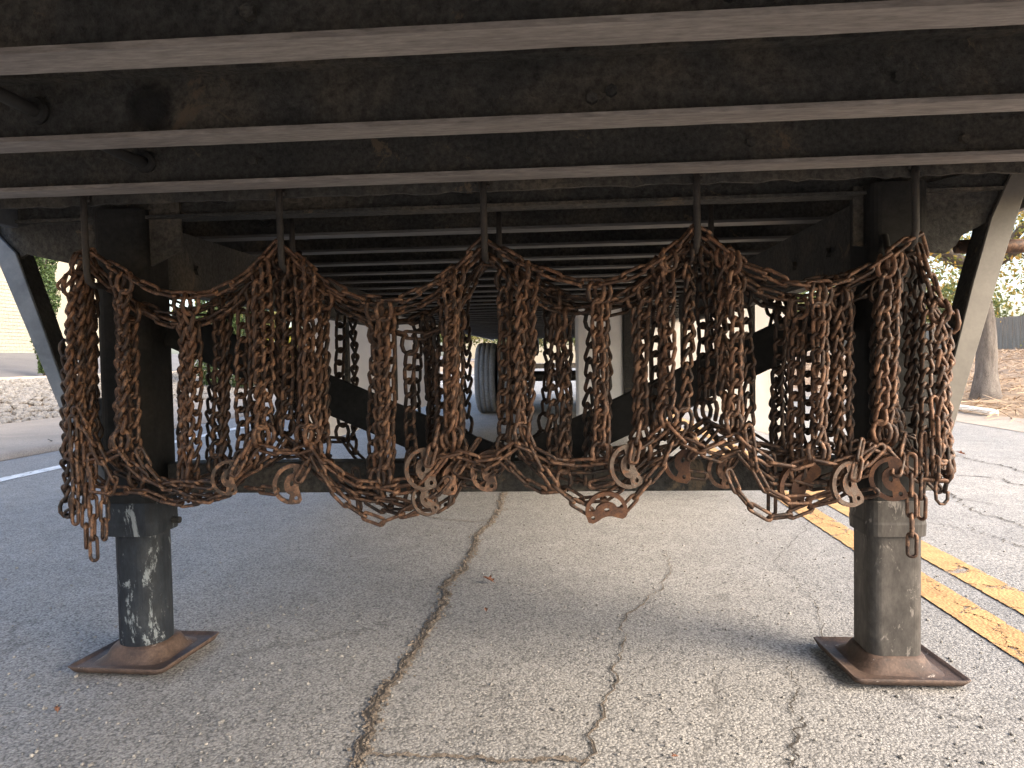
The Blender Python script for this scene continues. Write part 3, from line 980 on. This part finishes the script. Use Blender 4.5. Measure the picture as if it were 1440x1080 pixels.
# ------------------------------------------------------------------ tire chains
def link_mesh(name, pitch, width, wr, twist, mat, nseg=20, nring=7):
    """stadium-shaped link, axis along local Z, twisted about it"""
    Lc = pitch + 2 * wr               # centre line length
    Wc = width - 2 * wr
    rr = Wc / 2
    st = Lc / 2 - rr
    pts = []
    h = nseg // 2
    for e in (1, -1):
        for k in range(h):
            a = math.pi * (k / (h - 1))
            x = rr * math.cos(a) * e
            z = (st + rr * math.sin(a)) * e
            pts.append((x, z))
    P = []
    for x, z in pts:
        ph = R(twist) * (z / (Lc / 2)) / 2
        P.append(Vector((x * math.cos(ph), x * math.sin(ph), z)))
    bm = bmesh.new()
    tube(bm, P, wr, nring, closed=True)
    bmesh.ops.recalc_face_normals(bm, faces=bm.faces[:])
    me = bpy.data.meshes.new(name); bm.to_mesh(me); bm.free()
    me.materials.append(mat)
    me.polygons.foreach_set('use_smooth', [True] * len(me.polygons))
    return me


CP, SP = 0.0335, 0.0460
cross_me = link_mesh('cross_link', CP, 0.0310, 0.0046, 90, M['rust'])
side_me = link_mesh('side_link', SP, 0.0245, 0.0040, 0, M['rust'], 18, 7)

# open end hook that ties a cross chain to a side chain; closed end at -Z, prongs towards +Z
bm = bmesh.new()
tube(bm, [(-0.006, 0.010, 0.030), (-0.0085, 0.002, 0.034), (-0.0125, -0.003, 0.024), (-0.0145, -0.002, 0.012), (-0.0115, 0, 0.001), (-0.005, 0, -0.0055), (0.005, 0, -0.0055),
          (0.0115, 0, 0.001), (0.0145, -0.002, 0.012), (0.0125, -0.003, 0.024), (0.0085, 0.002, 0.034), (0.006, 0.010, 0.030)], 0.0042, 7)
bmesh.ops.scale(bm, vec=(1.22, 1.15, 1.15), verts=bm.verts[:])
hook_me = bpy.data.meshes.new('end_hook'); bm.to_mesh(hook_me); bm.free()
hook_me.materials.append(M['rust']); hook_me.polygons.foreach_set('use_smooth', [True] * len(hook_me.polygons))
# big J fastener at the end of a chain
bm = bmesh.new()
tube(bm, [(0.010, 0, 0.030), (0.012, 0, 0.036), (0.006, 0, 0.042), (0, 0, 0.038), (-0.001, 0, 0.0), (0.001, 0, -0.022), (0.010, 0, -0.033), (0.020, 0, -0.033), (0.028, 0, -0.022), (0.029, 0, -0.002)], 0.0044, 8)
jhook_me = bpy.data.meshes.new('fastener_hook'); bm.to_mesh(jhook_me); bm.free()
jhook_me.materials.append(M['rust']); jhook_me.polygons.foreach_set('use_smooth', [True] * len(jhook_me.polygons))


def cam_mesh(mat):
    """cam lock: crescent band joined to a bean-shaped plate with a slot"""
    out = [(0.047 * math.cos(R(a)), 0.050 * math.sin(R(a))) for a in range(72, 289, 12)]
    out += [(0.022, -0.046), (0.026, -0.036), (0.022, -0.024), (0.0155, -0.012), (0.013, 0.0), (0.0145, 0.012), (0.020, 0.024), (0.024, 0.035), (0.021, 0.043)]
    slot = [(0.0375 * math.cos(R(a)), 0.041 * math.sin(R(a))) for a in range(96, 265, 12)]
    slot += [(0.0215 * math.cos(R(a)) + 0.001, 0.027 * math.sin(R(a))) for a in range(258, 101, -12)]
    eye = [(-0.003 + 0.0045 * math.cos(R(a)), 0.001 + 0.0075 * math.sin(R(a))) for a in range(0, 360, 45)]
    eye2 = [(0.012 + 0.0045 * math.cos(R(a)), -0.034 + 0.0055 * math.sin(R(a))) for a in range(0, 360, 45)]
    bm = bmesh.new()
    edges = []
    for loop in (out, slot, eye, eye2):
        vs = [bm.verts.new((x, 0, y)) for x, y in loop]
        for a, b in zip(vs, vs[1:] + vs[:1]): edges.append(bm.edges.new((a, b)))
    r = bmesh.ops.triangle_fill(bm, use_beauty=True, use_dissolve=False, edges=edges)
    fs = bm.faces[:]
    r = bmesh.ops.extrude_face_region(bm, geom=fs, use_keep_orig=True)
    bmesh.ops.translate(bm, verts=[g for g in r['geom'] if isinstance(g, bmesh.types.BMVert)], vec=(0, 0.0105, 0))
    bmesh.ops.recalc_face_normals(bm, faces=bm.faces[:])
    me = bpy.data.meshes.new('cam_lock'); bm.to_mesh(me); bm.free()
    me.materials.append(mat)
    return me


cam_me = {k: cam_mesh(M[k]) for k in ('rust', 'rust_pale', 'rust_orange')}


variants = []
for rm_ in RUSTS:
    row = []
    for me_ in (cross_me, side_me, hook_me):
        c_ = me_.copy()
        c_.materials[0] = rm_
        row.append(c_)
    variants.append(row)


def use_variant(k):
    global cross_me, side_me, hook_me
    cross_me, side_me, hook_me = variants[k]


def frame(t, rollang):
    """matrix with local Z along t, local X lying in the picture's plane, rolled"""
    t = t.normalized()
    y = Vector((0, 1, 0))
    x = y.cross(t)
    if x.length < 1e-3: x = Vector((1, 0, 0))
    x.normalize()
    y = t.cross(x)
    m = Matrix((x, y, t)).transposed()
    return m @ Matrix.Rotation(rollang, 3, 'Z')


def put(me, name, parent, p, rot3):
    o = bpy.data.objects.new(name, me)
    C.objects.link(o)
    o.parent = parent
    o.matrix_basis = Matrix.Translation(p - parent.location) @ rot3.to_4x4()
    return o


def resample(P, step):
    seg = [0.0]
    for a, b in zip(P, P[1:]): seg.append(seg[-1] + (b - a).length)
    n = max(1, int(round(seg[-1] / step)))
    out, i = [], 0
    for k in range(n + 1):
        s = seg[-1] * k / n
        while i < len(P) - 2 and seg[i + 1] < s: i += 1
        t = (s - seg[i]) / max(1e-9, seg[i + 1] - seg[i])
        out.append(P[i].lerp(P[i + 1], min(1, t)))
    return out


def side_chain(P, parent, rnd, wob=0.006, flat_ang=0.0):
    Q = resample(P, SP)
    Q = [q + Vector((rnd.uniform(-wob, wob) * 0.4, rnd.uniform(-wob, wob), rnd.uniform(-wob, wob) * 0.4)) for q in Q]
    base = rnd.uniform(-0.6, 0.6) + flat_ang
    for k, (a, b) in enumerate(zip(Q, Q[1:])):
        base += rnd.uniform(-0.25, 0.25)
        r = base + (math.pi / 2 if k % 2 else 0)
        o = put(side_me, 'side_link', parent, (a + b) / 2, frame(b - a, r))
        sc = (b - a).length / SP
        o.scale = (1, 1, max(0.9, min(1.12, sc)))
    return Q


def cross_chain(a, b, parent, rnd, sway=0.008):
    """hangs from a on the upper side chain down to b on the lower one"""
    d = b - a
    HK = 0.040
    t = d.normalized()
    a2, b2 = a + t * HK, b - t * HK
    L = (b2 - a2).length
    n = max(2, int(round(L / CP)))
    base = rnd.uniform(-0.75, 0.75)
    put(hook_me, 'end_hook', parent, a2 - t * 0.0045, frame(-t, base + rnd.uniform(-0.5, 0.5)))
    put(hook_me, 'end_hook', parent, b2 + t * 0.0045, frame(t, base + rnd.uniform(-0.5, 0.5)))
    s1, s2, ph = rnd.uniform(-sway, sway), rnd.uniform(-sway, sway), rnd.uniform(0, 6)
    pts = []
    for k in range(n + 1):
        u = k / n
        w = math.sin(math.pi * u)
        pts.append(a2.lerp(b2, u) + Vector((s1 * w + 0.0025 * math.sin(ph + k * 1.9), s2 * w + 0.002 * math.sin(ph * 2 + k * 2.3), 0)))
    turn = rnd.uniform(-0.06, 0.06)
    for k, (p, q) in enumerate(zip(pts, pts[1:])):
        base += turn + rnd.uniform(-0.14, 0.14)
        o = put(cross_me, 'cross_link', parent, (p + q) / 2, frame(q - p, base))
        o.scale = (1, 1, (q - p).length / CP)


def ycurve(knots, x):
    """height of the swag at picture column x; knots alternate hook, low, hook ..."""
    for i, (a, b) in enumerate(zip(knots, knots[1:])):
        if a[0] <= x <= b[0]:
            t = (x - a[0]) / (b[0] - a[0])
            if b[1] >= a[1]:
                s = math.sin(t * math.pi / 2) ** 0.92
            else:
                s = 1 - math.sin((1 - t) * math.pi / 2) ** 0.92
            return a[1] + (b[1] - a[1]) * s
    return knots[0][1] if x < knots[0][0] else knots[-1][1]


def tire_chain(label, Y, knots, crosses, L, seed, slack=1.0, extra=(), tails=(), jhooks=(), cams=(), doubles=(), ywob=0.010, dbl=0):
    rnd = random.Random(seed)
    base = at(720, 690, Y)
    root = empty('tire_chain', (base.x, Y, base.z), label, 'tire chain', 'rusty tire chains draped over the hooks')
    top = []
    x = knots[0][0]
    while x <= knots[-1][0]:
        top.append(at(x, ycurve(knots, x), Y + ywob * math.sin(x * 0.021 + seed)))
        x += 6
    side_chain(top, root, rnd)
    bot = []
    for x in crosses:
        yt = ycurve(knots, x)
        xb_ = x + rnd.uniform(-7, 7)
        yb = yt + L + rnd.uniform(-9, 9)
        a = at(x, yt, Y + ywob * math.sin(x * 0.021 + seed) - 0.004)
        b = at(xb_, yb, Y + rnd.uniform(-0.012, 0.012))
        cross_chain(a, b, root, rnd)
        bot.append((xb_, yb, b.y))
        if dbl and rnd.random() < dbl:
            dx = rnd.choice((-1, 1)) * rnd.uniform(9, 15)
            cross_chain(at(x + dx, ycurve(knots, min(max(x + dx, knots[0][0]), knots[-1][0])), a.y + 0.012), at(xb_ + dx * 0.7, yb + rnd.uniform(-8, 4), b.y + 0.012), root, rnd)
    for x, dx, dL in doubles:
        yt = ycurve(knots, x)
        a = at(x, yt, Y + 0.014)
        b = at(x + dx, yt + L + dL, Y + 0.014)
        cross_chain(a, b, root, rnd)
    # lower side chain
    P = []
    for (xa_, ya, Ya), (xb_, yb, Yb) in zip(bot, bot[1:]):
        sag = slack * rnd.uniform(10, 30) * min(1.0, abs(xb_ - xa_) / 90)
        for k in range(12):
            t = k / 12
            P.append(at(xa_ + (xb_ - xa_) * t, ya + (yb - ya) * t + sag * 4 * t * (1 - t), Ya + (Yb - Ya) * t))
    P.append(at(bot[-1][0], bot[-1][1], bot[-1][2]))
    side_chain(P, root, rnd)
    for path, dy in extra:
        pts = []
        for (p, q) in zip(path, path[1:]):
            for k in range(6):
                t = k / 6
                pts.append(at(p[0] + (q[0] - p[0]) * t, p[1] + (q[1] - p[1]) * t, Y + dy))
        pts.append(at(path[-1][0], path[-1][1], Y + dy))
        side_chain(pts, root, rnd, 0.003)
    for (x0_, y0_, x1_, y1_, dy) in tails:
        side_chain([at(x0_, y0_, Y + dy), at(x1_, y1_, Y + dy)], root, rnd, 0.002)
    for (x_, y_, ang, dy, sc) in jhooks:
        o = put(jhook_me, 'fastener_hook', root, at(x_, y_, Y + dy), Matrix.Rotation(R(ang), 3, 'Y'))
        o.scale = (sc, sc, sc)
    for (x_, y_, ang, dy, yawd, mt, sc) in cams:
        o = put(cam_me[mt], 'cam_lock', root, at(x_, y_, Y + dy), Matrix.Rotation(R(ang), 3, 'Y') @ Matrix.Rotation(R(yawd), 3, 'Z'))
        o.scale = (sc, sc, sc)
        if abs(ang) > 25: continue
        u = R(ang)
        for (du, dv, eu, ev) in ((6, -6, 26, -58), (-22, 14, -62, 16)):
            P = [at(x_ + du * math.cos(u) - dv * math.sin(u), y_ + du * math.sin(u) + dv * math.cos(u), Y + dy - 0.008), at(x_ + eu * math.cos(u) - ev * math.sin(u), y_ + eu * math.sin(u) + ev * math.cos(u), Y + min(dy, 0) * 0.3)]
            side_chain(P, root, rnd, 0.001)
    return root


use_variant(0)
# front set: the swag with the clear V between the hooks
tire_chain('rusty tire chain hanging in front, its upper swags highest, from hook to hook', -0.205,
           [(84, 405), (118, 344), (272, 416), (393, 338), (540, 424), (680, 336), (836, 398), (980, 316), (1148, 402), (1290, 322), (1338, 440)],
           [100, 176, 268, 362, 436, 540, 632, 736, 838, 940, 1030, 1150, 1246, 1322], 252, 11, 1.0, dbl=0.9,
           extra=[([(105, 575), (118, 605), (140, 640), (165, 690), (130, 692), (126, 660)], -0.01),
                  ([(1052, 600), (1062, 660), (1078, 690), (1110, 705), (1150, 700), (1190, 678), (1240, 628)], -0.006)],
           tails=[(103, 588, 107, 735, -0.012), (120, 596, 122, 768, 0.004), (130, 640, 132, 786, -0.002), (147, 680, 147, 757, 0.01),
                  (1281, 640, 1283, 780, -0.012), (1298, 610, 1296, 728, 0.0), (1314, 560, 1316, 672, -0.01), (1328, 590, 1329, 662, 0.005)],
           jhooks=[(1316, 690, 0, -0.01, 0.85)],
           cams=[(322, 672, 8, -0.018, 28, 'rust', 0.82), (597, 660, -6, -0.022, 24, 'rust_pale', 0.95), (885, 656, -10, -0.022, 20, 'rust_pale', 0.97), (1197, 681, -10, -0.026, 18, 'rust_pale', 0.97), (600, 703, -30, -0.014, 38, 'rust_pale', 0.72)])
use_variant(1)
# second set: deeper swags
tire_chain('rusty tire chain with long lower loops and round cam plates dangling over the asphalt', -0.175,
           [(92, 440), (118, 356), (258, 458), (393, 352), (545, 440), (680, 346), (800, 438), (980, 330), (1118, 420), (1290, 338), (1332, 430)],
           [112, 186, 276, 356, 404, 444, 548, 640, 708, 788, 908, 968, 1036, 1124, 1180, 1262], 250, 23, 1.2, dbl=0.5,
           extra=[([(440, 640), (462, 680), (480, 704), (505, 722), (535, 735), (565, 724), (605, 702), (630, 672)], -0.03),
                  ([(736, 600), (752, 640), (778, 684), (806, 705), (832, 722)], -0.035),
                  ([(872, 722), (900, 690), (930, 656), (946, 618), (962, 598)], -0.035),
                  ([(1024, 662), (1042, 700), (1066, 722), (1094, 732), (1130, 718), (1166, 700), (1196, 684)], -0.03),
                  ([(196, 632), (214, 668), (250, 692), (290, 704), (322, 696)], -0.02)],
           cams=[(853, 719, 82, -0.045, 6, 'rust_orange', 0.92), (412, 681, 10, -0.014, 22, 'rust', 0.95), (1255, 674, -8, -0.045, -20, 'rust_orange', 0.95), (634, 668, 14, 0.0, 30, 'rust', 0.95)])
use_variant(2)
# third set
tire_chain('rusty tire chain bunched behind the front two, its swags sagging low left of centre', -0.145,
           [(98, 470), (122, 366), (240, 440), (396, 360), (600, 474), (684, 356), (830, 420), (984, 338), (1090, 400), (1288, 350), (1326, 450)],
           [122, 170, 308, 376, 396, 430, 530, 576, 620, 644, 724, 782, 848, 932, 992, 1024, 1168, 1190, 1252, 1304], 240, 37, 1.0, dbl=0.15,
           tails=[(1084, 640, 1086, 722, -0.02), (1112, 650, 1112, 720, -0.02), (500, 660, 506, 716, 0.0)],
           cams=[(690, 662, 16, -0.01, 20, 'rust', 1.0), (962, 648, 20, -0.015, -20, 'rust_orange', 1.0), (1128, 682, 30, -0.03, 15, 'rust_orange', 1.1), (1020, 660, 10, 0.02, 10, 'rust', 0.9)])
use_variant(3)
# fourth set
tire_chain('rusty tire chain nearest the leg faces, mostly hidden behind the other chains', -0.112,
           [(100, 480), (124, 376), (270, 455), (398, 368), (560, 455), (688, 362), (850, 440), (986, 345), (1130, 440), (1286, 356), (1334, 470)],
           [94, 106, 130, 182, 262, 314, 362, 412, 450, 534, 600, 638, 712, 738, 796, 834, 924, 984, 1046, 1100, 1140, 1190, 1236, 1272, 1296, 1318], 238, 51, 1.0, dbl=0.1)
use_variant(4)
# rear set behind the cross bar
tire_chain('dark tire chain on the rear hooks behind the cross bar and diagonals', YB,
           [(140, 440), (150, 360), (300, 440), (411, 352), (560, 450), (702, 346), (850, 430), (1000, 334), (1120, 430), (1250, 350), (1262, 440)],
           [300, 318, 398, 414, 480, 496, 590, 604, 652, 770, 905, 970, 1000, 1088, 1098, 1170], 205, 67, 1.0)


# ------------------------------------------------------------------ surroundings left
BW = empty('warehouse', (-15.2, 14, 1.12), 'cream stucco building with a ribbed roll-up door beyond the gravel bed', 'building')
obj('wall', box(-24, -15.2, -12, 22, 1.0, 8.5), M['cream'], BW)
obj('parapet', box(-24.1, -15.12, -12.1, 22.1, 8.502, 8.8), M['cream'], BW)
bm = bmesh.new()
y0d, y1d = 5.0, at(47, 440, 14).y + 0.0
p1 = ray(47, 440); s_ = (-15.2 - CAM.x) / p1.x
y1d = CAM.y + p1.y * s_
z1d = 3.15
k = 0
z = 1.14
while z < z1d:
    add_box(bm, -15.19, -15.165, 2.0, y1d, z, z + 0.075)
    add_box(bm, -15.19, -15.178, 2.0, y1d, z + 0.0752, z + 0.098)
    z += 0.0984
obj('roll_up_door', bm, M['door_cream'], BW)
bm = box(-15.198, -15.14, y1d + 0.002, y1d + 0.14, 1.14, z1d + 0.15)
obj('door_frame', bm, M['door_cream'], BW)


def leaf_cloud(name, n, sampler, size, mat, parent, flatness=0.3):
    vs, fs = [], []
    for k in range(n):
        p, s = sampler()
        u = Vector((random.gauss(0, 1), random.gauss(0, 1), random.gauss(0, 1))).normalized()
        v = u.cross(Vector((random.gauss(0, 1), random.gauss(0, 1), random.gauss(0, 1)))).normalized()
        w = size * random.uniform(0.5, 1.3) * s
        o = len(vs)
        vs += [tuple(p - u * w), tuple(p + v * w * 0.45), tuple(p + u * w), tuple(p - v * w * 0.45)]
        fs.append((o, o + 1, o + 2, o + 3))
    me = bpy.data.meshes.new(name)
    me.from_pydata(vs, [], fs)
    return obj(name, me, mat, parent)


def cypress(px, dist, height, rad, label):
    d = ray(px, 500)
    p = CAM + d * (dist / d.y)
    z0 = gz(p.x)
    t = empty('cypress_tree', (p.x, p.y, z0), label, 'tree', 'cypress trees in front of the building')
    bm = bmesh.new(); tube(bm, [(p.x, p.y, z0 - 0.1), (p.x + 0.03, p.y, z0 + height * 0.5), (p.x, p.y, z0 + height * 0.95)], [0.09, 0.06, 0.01], 8)
    obj('trunk', bm, M['bark'], t, smooth=True)

    def smp():
        u = random.random()
        r = rad * (0.55 + 0.45 * math.sin(math.pi * min(1, u * 1.15 + 0.12))) * (1 - u ** 6) * math.sqrt(random.uniform(0.25, 1)) * (1 + 0.18 * math.sin(u * 40 + px))
        a = random.uniform(0, 2 * math.pi)
        return Vector((p.x + r * math.cos(a), p.y + r * math.sin(a), z0 + 0.12 + u * height)), 1.0
    leaf_cloud('crown', 16000, smp, 0.038, M['cypress_leaf'], t)


cypress(66, 13.5, 5.5, 0.24, 'narrow green cypress seen between the left brace and the chains')
cypress(300, 15.0, 5.5, 0.42, 'narrow green cypress seen above the left diagonal brace, right of the leg')
cypress(346, 15.5, 4.6, 0.45, 'narrow green cypress seen left of the second hook bundle')

d = ray(398, 470); p = CAM + d * (18 / d.y)
sh = empty('yellow_shrub', (p.x, p.y, gz(p.x)), 'bright yellow green shrub seen between chains below the second hook', 'shrub')
bm = bmesh.new()
for k in range(6):
    a = k * 1.05
    tube(bm, [(p.x, p.y, gz(p.x) - 0.05), (p.x + 0.25 * math.cos(a), p.y + 0.25 * math.sin(a), gz(p.x) + 0.9)], [0.02, 0.008], 5)
obj('stem', bm, M['bark'], sh)


def smp():
    a = Vector((random.gauss(0, 0.35), random.gauss(0, 0.35), random.uniform(0.15, 1.5)))
    return Vector((p.x, p.y, gz(p.x))) + a, 1.0


leaf_cloud('crown', 2500, smp, 0.07, M['shrub_leaf'], sh)


# ------------------------------------------------------------------ surroundings right
def tree(name, base, trunk_r, fork, limbs, crown_n, crown_r, size, lm, label, group=None, lean=(0, 0), cat='tree'):
    bx_, by_ = base
    z0 = gz(bx_)
    t = empty(name, (bx_, by_, z0), label, cat, group)
    bm = bmesh.new()
    top = Vector((bx_ + lean[0], by_ + lean[1], z0 + fork))
    pts, rr = [], []
    for k in range(9):
        u = k / 8
        pts.append(Vector((bx_, by_, z0 - 0.15)).lerp(top, u) + Vector((0.05 * math.sin(u * 5), 0.04 * math.sin(u * 7), 0)))
        rr.append(trunk_r * (1.0 - 0.35 * u + 0.55 * max(0, 0.22 - u) / 0.22))
    tube(bm, pts, rr, 14)
    ends = []
    for k in range(limbs):
        a = 2 * math.pi * k / limbs + random.uniform(-0.3, 0.3)
        L = crown_r * random.uniform(0.7, 1.1)
        e = top + Vector((math.cos(a) * L, math.sin(a) * L, random.uniform(-0.05, 0.75) * L))
        mid = top.lerp(e, 0.5) + Vector((0, 0, 0.12 * L))
        tube(bm, [top - Vector((0, 0, 0.2)), mid, e], [trunk_r * 0.45, trunk_r * 0.28, 0.02], 8)
        ends += [mid, e]
        for q in range(3):
            b_ = mid.lerp(e, random.random())
            e2 = b_ + Vector((random.gauss(0, 0.4), random.gauss(0, 0.4), random.uniform(-0.4, 0.5))) * crown_r * 0.45
            tube(bm, [b_, e2], [trunk_r * 0.14, 0.01], 5)
            ends.append(e2)
    obj('trunk', bm, M['bark'], t, smooth=True)

    def smp():
        e = random.choice(ends)
        s = crown_r * 0.20
        return e + Vector((random.gauss(0, s), random.gauss(0, s), random.gauss(0, s * 0.75))), 1.0
    leaf_cloud('crown', crown_n, smp, size, lm, t)
    return t


d = ray(1386, 520); pt = CAM + d * (10.6 / d.y)
tree('oak_tree', (pt.x, pt.y), 0.155, 2.0, 9, 20000, 2.6, 0.038, M['oak_leaf'], 'oak with yellowing leaves and grey trunk on the straw bank beside the right brace', lean=(0.05, 0.2))
far = [(-9.0, 62, 2.6), (-4.0, 74, 3.2), (2.5, 70, 3.0), (8.0, 58, 3.2), (14.0, 46, 3.4), (21, 40, 3.6), (30, 34, 4.0), (-16, 55, 3.0), (-24, 48, 3.2)]
names = ['third from the left', 'behind the trailer tyre', 'straight behind the trailer', 'behind the right skirt', 'nearest the right skirt', 'behind the oak', 'above the wooden fence', 'second from the left', 'leftmost']
for (x, y, r), nmx in zip(far, names):
    tree('background_tree', (x, y), 0.25, 1.8, 7, 2600, r, 0.22, M['far_leaf'], 'distant leafy tree in the row along the horizon, ' + nmx, 'distant trees behind the trailer')

# wooden fence
FX = 17.0
fe = empty('wooden_fence', (FX, 22, gz(FX)), 'weathered grey board fence behind the oak at the right edge', 'fence')
bm = box(-0.011, 0.011, -0.07, 0.07, 0.0, 1.25)
bme = bpy.data.meshes.new('board'); bm.to_mesh(bme); bm.free(); bme.materials.append(M['fence'])
y = 8.0
k = 0
while y < 44:
    o = obj('board', bme, None, fe, loc=(FX + random.uniform(-0.012, 0.012), y, gz(FX) + random.uniform(-0.03, 0.02)))
    y += 0.15
    k += 1
bm = bmesh.new()
for zz in (0.35, 1.0):
    add_box(bm, FX + 0.025, FX + 0.065, 8, 44, gz(FX) + zz, gz(FX) + zz + 0.09)
obj('fence_rail', bm, M['fence'], fe)

# white board lying at the road edge
p0, p1 = on_ground(1345, 575, 0.03), on_ground(1398, 583, 0.03)
bb = bar((p0.x, p0.y, 0.06), (p1.x, p1.y, 0.06), 0.10, 0.05, wdir=Vector((0, 0, 1)).cross((p1 - p0).normalized()), bevel=0.012)
tag(obj('wheel_stop', bb, M['box_white']), 'low white concrete bar lying at the road edge under the oak', 'kerb stone')

# cream house front far behind the trailer
hz = empty('distant_house', (-6, 95, 0), 'pale distant house seen beyond the trailer tyre', 'house')
obj('wall', box(-14, 2, 95, 104, 0, 4.2), M['cream'], hz)
bm = plate([(-14.6, 94.4, 4.2), (2.6, 94.4, 4.2), (2.6, 99.5, 6.6), (-14.6, 99.5, 6.6)], 0.2, Vector((0, 0, 1)))
obj('roof', bm, M['bark'], hz)
